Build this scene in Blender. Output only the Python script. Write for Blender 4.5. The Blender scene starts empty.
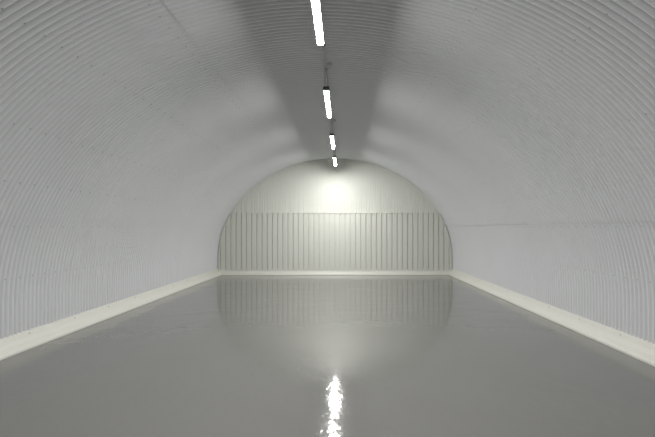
import bpy, bmesh, math, random
from mathutils import Vector
random.seed(7)
S = bpy.context.scene
COL = S.collection
PI = math.pi

# ------------------------------------------------------------------ dimensions (metres)
A, B, HS = 3.83, 3.26, 0.57          # arch half width, rise above springing, springing height
YB, YF = 14.30, -5.2                 # end walls
PITCH = 0.0762                       # corrugation pitch
AMP = 0.0215
CAM_X, CAM_H = 0.26, 1.526
F_PX = 437.0
SEAM_LO, SEAM_HI = math.radians(70.8), math.radians(20.6)

# ------------------------------------------------------------------ materials
def mat(name, col, rough=0.4, spec=0.5, emit=None, strength=0.0, coat=0.0):
    m = bpy.data.materials.new(name); m.use_nodes = True
    b = m.node_tree.nodes['Principled BSDF']
    b.inputs['Base Color'].default_value = (*col, 1)
    b.inputs['Roughness'].default_value = rough
    b.inputs['Specular IOR Level'].default_value = spec
    b.inputs['Coat Weight'].default_value = coat
    if emit:
        b.inputs['Emission Color'].default_value = (*emit, 1)
        b.inputs['Emission Strength'].default_value = strength
    return m

def mottled(name, c1, c2, scale, rough, rough2=None, detail=5, stretch=(1, 1, 1), spec=0.5):
    """painted surface with a faint uneven tone"""
    m = mat(name, c1, rough, spec); nt = m.node_tree; N, L = nt.nodes, nt.links
    b = N['Principled BSDF']
    tc = N.new('ShaderNodeTexCoord'); mp = N.new('ShaderNodeMapping')
    mp.inputs['Scale'].default_value = stretch
    nz = N.new('ShaderNodeTexNoise'); nz.inputs['Scale'].default_value = scale
    nz.inputs['Detail'].default_value = detail
    mx = N.new('ShaderNodeMix'); mx.data_type = 'RGBA'
    mx.inputs[6].default_value = (*c1, 1); mx.inputs[7].default_value = (*c2, 1)
    L.new(tc.outputs['Object'], mp.inputs['Vector']); L.new(mp.outputs['Vector'], nz.inputs['Vector'])
    L.new(nz.outputs['Fac'], mx.inputs[0]); L.new(mx.outputs[2], b.inputs['Base Color'])
    if rough2 is not None:
        mr = N.new('ShaderNodeMapRange')
        mr.inputs[3].default_value = rough; mr.inputs[4].default_value = rough2
        L.new(nz.outputs['Fac'], mr.inputs[0]); L.new(mr.outputs[0], b.inputs['Roughness'])
    return m

M_WALL = mottled('cool_white_sheet_paint', (.69, .70, .715), (.72, .73, .745), 0.9, .42, .52, stretch=(1, 2.2, 1))
M_BACK = mottled('cream_sheet_paint', (.685, .695, .64), (.715, .725, .67), 1.3, .42, .52)
M_KERB = mottled('cream_kerb_paint', (.69, .69, .63), (.74, .735, .675), 3.0, .38, .5)
M_SCREW = mat('dull_steel', (.42, .42, .425), .4)
M_HOUSE = mat('white_enamel', (.62, .62, .62), .4)
M_CAP = mat('dark_grey_plastic', (.10, .10, .105), .45)
M_WIRE = mat('galvanised_steel', (.36, .36, .36), .35)
M_CONDUIT = mat('painted_conduit', (.50, .50, .50), .4)
M_LAMP = mat('lit_diffuser', (.9, .9, .9), .5, emit=(1.0, .99, .965), strength=66.0)
M_LAMP.cycles.emission_sampling = 'FRONT'

def floor_material():
    m = mat('grey_gloss_floor_paint', (.24, .238, .225), .1)
    nt = m.node_tree; N, L = nt.nodes, nt.links; b = N['Principled BSDF']
    tc = N.new('ShaderNodeTexCoord')
    def noise(scale, detail, stretch, dist=0.0, rough=.5):
        mp = N.new('ShaderNodeMapping'); mp.inputs['Scale'].default_value = stretch
        nz = N.new('ShaderNodeTexNoise'); nz.inputs['Scale'].default_value = scale
        nz.inputs['Detail'].default_value = detail; nz.inputs['Distortion'].default_value = dist
        nz.inputs['Roughness'].default_value = rough
        L.new(tc.outputs['Object'], mp.inputs['Vector']); L.new(mp.outputs['Vector'], nz.inputs['Vector'])
        return nz
    tone = noise(.8, 6, (1, 1, 1))
    mx = N.new('ShaderNodeMix'); mx.data_type = 'RGBA'
    mx.inputs[6].default_value = (.150, .149, .142, 1); mx.inputs[7].default_value = (.166, .165, .157, 1)
    L.new(tone.outputs['Fac'], mx.inputs[0]); L.new(mx.outputs[2], b.inputs['Base Color'])
    rg = noise(2.2, 6, (1, 1.6, 1))
    mr = N.new('ShaderNodeMapRange'); mr.inputs[3].default_value = .05; mr.inputs[4].default_value = .12
    L.new(rg.outputs['Fac'], mr.inputs[0]); L.new(mr.outputs[0], b.inputs['Roughness'])
    # trowel waves of the poured coating: broad swells plus a fine ripple
    w1 = noise(1.1, 2, (1, 1, 1), .4); w2 = noise(7.0, 3, (1, .75, 1), .3); w3 = noise(32, 2, (1, 1, 1))
    bp1 = N.new('ShaderNodeBump'); bp1.inputs['Distance'].default_value = .006; bp1.inputs['Strength'].default_value = 1
    bp2 = N.new('ShaderNodeBump'); bp2.inputs['Distance'].default_value = .0027; bp2.inputs['Strength'].default_value = 1
    bp3 = N.new('ShaderNodeBump'); bp3.inputs['Distance'].default_value = .0004; bp3.inputs['Strength'].default_value = 1
    # the ripple is strongest towards the entrance end, where the floor was poured last
    sx = N.new('ShaderNodeSeparateXYZ'); mr2 = N.new('ShaderNodeMapRange')
    mr2.inputs[1].default_value = 4.3; mr2.inputs[2].default_value = 6.5
    mr2.inputs[3].default_value = 1.0; mr2.inputs[4].default_value = .16
    L.new(tc.outputs['Object'], sx.inputs[0]); L.new(sx.outputs['Y'], mr2.inputs[0])
    L.new(mr2.outputs[0], bp2.inputs['Strength']); L.new(mr2.outputs[0], bp3.inputs['Strength'])
    L.new(w1.outputs['Fac'], bp1.inputs['Height']); L.new(w2.outputs['Fac'], bp2.inputs['Height'])
    L.new(w3.outputs['Fac'], bp3.inputs['Height'])
    L.new(bp1.outputs['Normal'], bp2.inputs['Normal']); L.new(bp2.outputs['Normal'], bp3.inputs['Normal'])
    L.new(bp3.outputs['Normal'], b.inputs['Normal'])
    return m
M_FLOOR = floor_material()

# ------------------------------------------------------------------ mesh helpers
def link(name, me, parent=None, loc=(0, 0, 0)):
    o = bpy.data.objects.new(name, me); COL.objects.link(o); o.location = loc
    if parent: o.parent = parent
    return o

def mesh(name, verts, faces, material, smooth=False):
    me = bpy.data.meshes.new(name); me.from_pydata(verts, [], faces); me.update()
    me.materials.append(material)
    if smooth:
        me.polygons.foreach_set('use_smooth', [True] * len(me.polygons))
    return me

def from_bm(name, bm, material, smooth=False):
    bmesh.ops.recalc_face_normals(bm, faces=bm.faces)
    me = bpy.data.meshes.new(name); bm.to_mesh(me); bm.free(); me.materials.append(material)
    if smooth:
        me.polygons.foreach_set('use_smooth', [True] * len(me.polygons))
    return me

def add_box(bm, x0, x1, y0, y1, z0, z1, bevel=0.0):
    r = bmesh.ops.create_cube(bm, size=1)
    for v in r['verts']:
        v.co = Vector(((x0 + x1) / 2 + v.co.x * (x1 - x0), (y0 + y1) / 2 + v.co.y * (y1 - y0), (z0 + z1) / 2 + v.co.z * (z1 - z0)))
    if bevel:
        es = list({e for v in r['verts'] for e in v.link_edges})
        bmesh.ops.bevel(bm, geom=es, offset=bevel, segments=2, affect='EDGES')

def add_rod(bm, p, q, r, seg=10):
    p, q = Vector(p), Vector(q); d = q - p
    u = d.orthogonal().normalized(); w = d.normalized().cross(u)
    ra = [bm.verts.new(p + r * (math.cos(2 * PI * k / seg) * u + math.sin(2 * PI * k / seg) * w)) for k in range(seg)]
    rb = [bm.verts.new(v.co + d) for v in ra]
    for k in range(seg):
        bm.faces.new((ra[k], ra[(k + 1) % seg], rb[(k + 1) % seg], rb[k]))
    bm.faces.new(ra[::-1]); bm.faces.new(rb)

def add_prism(bm, pts, y0, y1):
    """closed section in x,z swept along y"""
    a = [bm.verts.new((x, y0, z)) for x, z in pts]; b = [bm.verts.new((x, y1, z)) for x, z in pts]
    n = len(pts)
    for k in range(n):
        bm.faces.new((a[k], a[(k + 1) % n], b[(k + 1) % n], b[k]))
    bm.faces.new(a[::-1]); bm.faces.new(b)

def tag(o, label=None, cat=None, group=None, kind=None):
    if label: o['label'] = label
    if cat: o['category'] = cat
    if group: o['group'] = group
    if kind: o['kind'] = kind
    return o

# ------------------------------------------------------------------ the vault
def arch(t):
    """point and inward normal on the arch; t = angle from the crown, positive to the right"""
    x, z = A * math.sin(t), HS + B * math.cos(t)
    n = Vector((-math.sin(t) / A, 0, -math.cos(t) / B)).normalized()
    return Vector((x, 0, z)), n

def arch_half(z):
    """inside half width of the hall at height z"""
    return A if z <= HS else A * math.sqrt(max(0, 1 - ((z - HS) / B) ** 2))

SUB = 8
NR = int(round((YB - YF) / PITCH))
sheet_rnd = [random.uniform(-1, 1) for _ in range(60)]
def rib(i):
    """height of the corrugation towards the room at sample i"""
    u = i / SUB
    s = (1 - math.cos(2 * PI * u)) / 2
    h = AMP * (1 - 2 * s ** 2.5)
    k = int(u // 14)
    if int(u) % 14 == 13 and s > .3:              # side lap of two sheets: a slightly deeper groove
        h -= .007 * s
    return h + .0012 * sheet_rnd[k % 60]

def strip_points(t0, t1, off, step=math.radians(2.0)):
    n = max(2, int(abs(t1 - t0) / step))
    out = []
    for k in range(n + 1):
        p, nn = arch(t0 + (t1 - t0) * k / n)
        out.append((p + nn * off, nn))
    return out

def corrugated(strips):
    verts, faces = [], []
    ny = NR * SUB + 1
    for st in strips:
        base = len(verts); m = len(st)
        for i in range(ny):
            y = YF + (YB - YF) * i / (ny - 1); h = rib(i)
            for p, n in st:
                verts.append((p.x + n.x * h, y, p.z + n.z * h))
        for i in range(ny - 1):
            for k in range(m - 1):
                a = base + i * m + k
                faces.append((a, a + 1, a + m + 1, a + m))
    return verts, faces

EPS = math.radians(.7)
v, f = corrugated([strip_points(-SEAM_LO - EPS, -SEAM_HI, .0045), strip_points(-SEAM_HI - EPS, SEAM_HI + EPS, .0125),
                   strip_points(SEAM_HI, SEAM_LO + EPS, .0105)])
ceiling = tag(link('ceiling', mesh('ceiling', v, f, M_WALL, True)),
              'white corrugated steel barrel vault overhead, ribs running across the hall', kind='structure')
walls = {}
for s, nm in ((-1, 'left'), (1, 'right')):
    st = strip_points(s * SEAM_LO, s * PI / 2, 0)
    st += [(Vector((s * A, 0, z)), Vector((-s, 0, 0))) for z in (.40, .20, .02)]
    v, f = corrugated([st])
    walls[s] = tag(link('wall_' + nm, mesh('wall_' + nm, v, f, M_WALL, True)),
                   f'white corrugated steel side wall on the {nm}, curving up into the vault', kind='structure')

# ------------------------------------------------------------------ floor
bm = bmesh.new(); add_box(bm, -A - .1, A + .1, YF - .1, YB + .15, -.12, 0)
tag(link('floor', from_bm('floor', bm, M_FLOOR)), 'glossy grey painted concrete floor', kind='structure')

# ------------------------------------------------------------------ kerbs along the walls
KERB = [(0, .205), (.010, .205), (.020, .198), (.050, .130), (.070, .094), (.090, .072), (.112, .056), (.136, .030), (.141, .020), (.143, .010), (.143, 0), (0, 0)]
def kerb_side(s):
    bm = bmesh.new()
    add_prism(bm, [(s * (A + .02 - (d + .02 if d else 0)), z) for d, z in KERB], YF, YB - .07)
    return from_bm('kerb', bm, M_KERB)
kerbs = {}
for s, nm in ((-1, 'left'), (1, 'right')):
    kerbs[s] = tag(link('baseboard_' + nm, kerb_side(s)), f'cream painted sloping kerb along the {nm} wall', kind='structure')
bm = bmesh.new()
pts = [(YB - .09 - d * .5, z * .88) for d, z in KERB]
a = [bm.verts.new((-A + .02, y, z)) for y, z in pts]; b = [bm.verts.new((A - .02, y, z)) for y, z in pts]
for k in range(len(pts)):
    j = (k + 1) % len(pts); bm.faces.new((a[k], a[j], b[j], b[k]))
bm.faces.new(a); bm.faces.new(b)
tag(link('baseboard_back', from_bm('baseboard_back', bm, M_KERB)), 'cream painted kerb along the foot of the end wall', kind='structure')

# ------------------------------------------------------------------ end walls
def end_sheet(y, sgn, z0):
    """vertical corrugated sheet filling the arch from z0 up; sgn = direction towards the room"""
    verts, faces = [], []
    hw = arch_half(z0) - .004
    n = int(2 * hw / .0843) * 8
    for k in range(n + 1):
        x = -hw + 2 * hw * k / n
        d = .0032 * math.cos(2 * PI * x / .0843)
        if abs((x / .0843 + 5.5) % 11 - 5.5) < .35: d -= .003      # sheet laps
        top = HS + B * math.sqrt(max(0, 1 - (x / A) ** 2)) - .002
        for j in range(4):
            verts.append((x, y + sgn * d, z0 + (max(top, z0 + .001) - z0) * j / 3))
    for k in range(n):
        for j in range(3):
            q = k * 4 + j; faces.append((q, q + 4, q + 5, q + 1))
    return verts, faces
v, f = end_sheet(YB - .008, -1, 0.0)
wall_back = tag(link('wall_back', mesh('wall_back', v, f, M_BACK, True)), 'cream corrugated steel end wall under the arch', kind='structure')
v, f = end_sheet(YF + .008, 1, 0.0)
tag(link('wall_front', mesh('wall_front', v, f, M_BACK, True)), 'cream corrugated end wall behind the viewpoint', kind='structure')

# ------------------------------------------------------------------ ribbed lining across the lower end wall
ZT = 2.005
YP = YB - .11                                  # face of the lining
clad = link('cladding_panel', None, None, (0, YP, 0))
tag(clad, 'cream ribbed steel lining panel across the lower half of the end wall', 'wall panel')
PP, DEEP = .1686, .038
def ztop(x):
    ax = abs(x)
    if ax >= A - .06: return .12
    return min(ZT, HS + B * math.sqrt(1 - ((ax + .055) / A) ** 2))
verts, faces = [], []
xs = []
NG = 44
for g in range(-NG // 2, NG // 2 + 1):
    c = g * PP
    xs += [(c - .020, 0), (c - .016, DEEP), (c + .008, DEEP), (c + .012, 0)]
xs = [(x, d) for x, d in xs if abs(x) < A - .060]
xs = [(-(A - .060), xs[0][1])] + xs + [(A - .060, xs[-1][1])]
fine = []
for (xa, da), (xb, db) in zip(xs, xs[1:]):
    for q in range(4):
        fine.append((xa + (xb - xa) * q / 4, da + (db - da) * q / 4))
fine.append(xs[-1])
for x, d in fine:
    verts += [(x, d, .12), (x, d, ztop(x))]
for k in range(len(fine) - 1):
    faces.append((2 * k, 2 * k + 2, 2 * k + 3, 2 * k + 1))
sheet = link('ribbed_sheet', mesh('ribbed_sheet', verts, faces, M_BACK), clad)
XT = arch_half(ZT) - .100
bm = bmesh.new(); add_box(bm, -XT - .02, XT + .02, -.012, .088, ZT - .004, ZT + .008, .002)
link('top_flashing', from_bm('top_flashing', bm, M_BACK), clad)
for s in (-1, 1):                               # curved flashing where the lining meets the vault
    bm = bmesh.new(); prev = None
    t_top = math.acos((ZT - HS) / B)
    zs = [.20, .38] + [None] * 16
    ring = []
    for k in range(19):
        if k < 2: p, n = Vector((s * A, 0, (.20, .40)[k])), Vector((-s, 0, 0))
        else:
            t = PI / 2 + (t_top - PI / 2) * (k - 2) / 16; p, n = arch(s * t)
        o0, o1 = p + n * .040, p + n * .074
        ring.append([bm.verts.new((q.x, y, q.z)) for q, y in ((o0, -.02), (o1, -.02), (o1, .0), (o0, .06))])
    for ra, rb in zip(ring, ring[1:]):
        for k in range(4): bm.faces.new((ra[k], ra[(k + 1) % 4], rb[(k + 1) % 4], rb[k]))
    bm.faces.new(ring[0]); bm.faces.new(ring[-1])
    link('edge_flashing', from_bm('edge_flashing', bm, M_BACK), clad)

# ------------------------------------------------------------------ fixings
def screw_mesh(r, h):
    bm = bmesh.new(); rings = []
    for rr, hh in ((r, 0), (r, h * .35), (r * .55, h * .45), (r * .5, h * .9)):
        rings.append([bm.verts.new((rr * math.cos(2 * PI * k / 8), rr * math.sin(2 * PI * k / 8), hh)) for k in range(8)])
    for a_, b_ in zip(rings, rings[1:]):
        for k in range(8): bm.faces.new((a_[k], a_[(k + 1) % 8], b_[(k + 1) % 8], b_[k]))
    bm.faces.new(rings[-1])
    return from_bm('screw', bm, M_SCREW)
SCREW = screw_mesh(.009, .008)
SMALL = screw_mesh(.009, .008)
def put_screw(me, p, n, parent, name='screw'):
    o = link(name, me, parent)
    o.rotation_euler = n.to_track_quat('Z', 'Y').to_euler()
    o.location = p - (parent.location if parent else Vector())
    return o

def rows(angles, off, phase):
    out = []
    for r, tdeg in enumerate(angles):
        t = math.radians(tdeg)
        p, n = arch(t)
        for q in range(0, NR, 3):
            y = YF + (q + (phase + r) % 3) * PITCH
            if not 2.4 < y < 9.0: continue
            out.append((Vector((p.x, y, p.z)) + n * (AMP + off - .002), n))
    return out
def keep_in_view(pts):
    res = []
    for p, n in pts:
        x = 343 + F_PX * (p.x - CAM_X) / p.y; y = 228 - F_PX * (p.z - CAM_H) / p.y
        if -4 < x < 659 and -4 < y < 441: res.append((p, n))
    return sorted(res, key=lambda e: (e[0] - Vector((CAM_X, 0, CAM_H))).length)
for s in (-1, 1):
    for p, n in keep_in_view(rows([s * 72.5, s * 84], 0, 1))[:70]:
        put_screw(SCREW, p, n, walls[s])
cs = keep_in_view(rows([-36.7, 36.7, -52, 52, -63, 63, -23, 23], .009, 0))
for p, n in cs[:100]: put_screw(SCREW, p, n, ceiling)
bm = bmesh.new()
for p, n in cs[100:]:
    t = bmesh.new(); t.from_mesh(SCREW); q = n.to_track_quat('Z', 'Y')
    for vv in t.verts: vv.co = q @ vv.co + p
    tm = bpy.data.meshes.new('tmp'); t.to_mesh(tm); t.free(); bm.from_mesh(tm); bpy.data.meshes.remove(tm)
tag(link('screw', from_bm('screws', bm, M_SCREW), ceiling), kind='stuff')
for s in (-1, 1):
    for k in range(8):
        y = 4.69 + k * .955 + (.0 if s < 0 else -.08)
        put_screw(SMALL, Vector((s * (A - .040), y, .168)), Vector((-s * .9, 0, .44)), kerbs[s])
for g in range(-NG // 2, NG // 2 + 1, 2):
    x = g * PP - .006
    for z in (1.02, 1.86):
        if abs(x) < arch_half(z) - .12:
            put_screw(SMALL, Vector((x, YP + DEEP, z)), Vector((0, -1, 0)), clad)

# ------------------------------------------------------------------ batten lights
ZL, LEN, LX = CAM_H + 1.91, 1.50, .026
CX = .022
def make_light():
    root = link('batten_light', None)                      # origin: middle of the diffuser's underside
    bm = bmesh.new()                                       # tray above the diffuser
    add_prism(bm, [(-.037, .0095), (.037, .0095), (.041, .016), (.032, .046), (-.032, .046), (-.041, .016)], -LEN / 2, LEN / 2)
    link('housing', from_bm('housing', bm, M_HOUSE), root)
    bm = bmesh.new(); h, w = .0095, .027                   # shallow opal lens below the tray
    pts = [(-w, h), (-w + .006, .0045), (-w + .014, 0), (w - .014, 0), (w - .006, .0045), (w, h)]
    ra, rb = ([bm.verts.new((x, y, z)) for x, z in pts] for y in (-LEN / 2 + .001, LEN / 2 - .001))
    for k in range(5): bm.faces.new((ra[k], ra[k + 1], rb[k + 1], rb[k]))
    bm.faces.new(ra[::-1]); bm.faces.new(rb)
    d = link('diffuser', from_bm('diffuser', bm, M_LAMP), root); d['label'] = 'glowing white diffuser'
    for s in (-1, 1):
        bm = bmesh.new()
        y0, y1 = sorted((s * LEN / 2, s * (LEN / 2 + .022)))
        add_prism(bm, [(-.031, .002), (-.026, -.002), (.026, -.002), (.031, .002), (.048, .018), (.036, .050), (-.036, .050), (-.048, .018)], y0, y1)
        e = link('end_cap', from_bm('end_cap', bm, M_CAP), root); e['label'] = 'dark grey end cap'
    for s in (-1, 1):
        for sx in (-1, 1):
            bm = bmesh.new()
            yy = s * (LEN / 2 - .06)
            top = HS + B - AMP - .046 - ZL
            add_rod(bm, (sx * .026, yy, .044), (CX - LX + sx * .008, yy, top), .004, 8)
            add_rod(bm, (CX - LX + sx * .008, yy, top - .03), (CX - LX + sx * .008, yy, top), .007, 8)
            link('hanger_rod', from_bm('hanger_rod', bm, M_WIRE), root)
    return root

def copy_tree(o):
    c = o.copy(); COL.objects.link(c)
    for ch in list(o.children):
        q = ch.copy(); COL.objects.link(q); q.parent = c
    return c
lamps = [(4.56, 'long lit batten light nearest the viewpoint, cut off by the top edge of the photo'),
         (7.57, 'lit batten light with a dark end cap, second from the front in the overhead row'),
         (10.58, 'short looking lit batten light just short of the end wall arch, third in the row'),
         (13.42, 'smallest lit batten light, hanging against the cream end wall'),
         (1.55, 'lit batten light overhead, above the viewpoint and out of the photo')]
proto = make_light()
for i, (yf, lab) in enumerate(lamps):
    o = proto if i == 0 else copy_tree(proto)
    o.location = (LX, yf - LEN / 2, ZL)
    tag(o, lab, 'light', 'batten lights along the crown of the vault')

# ------------------------------------------------------------------ conduit and boxes along the crown
zc = HS + B - AMP - .032
bm = bmesh.new(); add_rod(bm, (0, -2.9, 0), (0, YB - .05, 0), .011, 10)
cond = link('conduit', None, None, (CX, 0, zc))
tag(cond, 'thin grey conduit running along the crown of the vault above the lights', 'pipe')
link('pipe', from_bm('pipe', bm, M_CONDUIT, True), cond)
bm = bmesh.new(); add_box(bm, -.018, .018, -.010, .010, -.002, .020, .002); add_box(bm, -.014, .014, -.011, .011, -.014, .004, .002)
sad = from_bm('saddle', bm, M_WIRE)
for k in range(15):
    link('saddle', sad, cond, (0, 2.2 + k * .8, 0))
def junction(y, lab):
    t = link('junction_box', None, None, (.085, y, HS + B - .030))
    bm = bmesh.new(); add_box(bm, -.025, .025, -.035, .035, -.030, .002, .004)
    link('box', from_bm('box', bm, M_CONDUIT), t)
    bm = bmesh.new(); add_box(bm, -.022, .022, -.032, .032, -.036, -.030, .002)
    link('lid', from_bm('lid', bm, M_CONDUIT), t)
    bm = bmesh.new(); add_rod(bm, (-.025, -.01, -.016), (-.040, -.01, -.016), .007, 8)
    link('gland', from_bm('gland', bm, M_CAP), t)
    tag(t, lab, 'junction box', 'junction boxes beside the conduit')
junction(6.02, 'small grey junction box by the conduit at the second light')
junction(9.15, 'small grey junction box by the conduit at the third light')

# ------------------------------------------------------------------ camera, world, view
cam = bpy.data.cameras.new('camera'); co = bpy.data.objects.new('camera', cam); COL.objects.link(co)
co.location = (CAM_X, 0, CAM_H); co.rotation_euler = (PI / 2, 0, 0)
cam.sensor_fit = 'HORIZONTAL'; cam.sensor_width = 36; cam.lens = 36 * F_PX / 655
cam.shift_x = -15.5 / 655; cam.shift_y = 9.5 / 655
cam.clip_start = .05; cam.clip_end = 100
S.camera = co
w = bpy.data.worlds.new('world'); S.world = w; w.use_nodes = True
w.node_tree.nodes['Background'].inputs['Color'].default_value = (0, 0, 0, 1)
S.cycles.max_bounces = 16; S.cycles.diffuse_bounces = 8; S.cycles.glossy_bounces = 6
S.cycles.caustics_reflective = False; S.cycles.caustics_refractive = False; S.cycles.blur_glossy = 1.0
S.cycles.use_adaptive_sampling = False
S.cycles.denoising_prefilter = 'ACCURATE'
S.cycles.sample_clamp_indirect = 3
S.view_settings.view_transform = 'Standard'; S.view_settings.look = 'None'
S.view_settings.gamma = 1; S.view_settings.use_curve_mapping = False
S.view_settings.exposure = 2.30
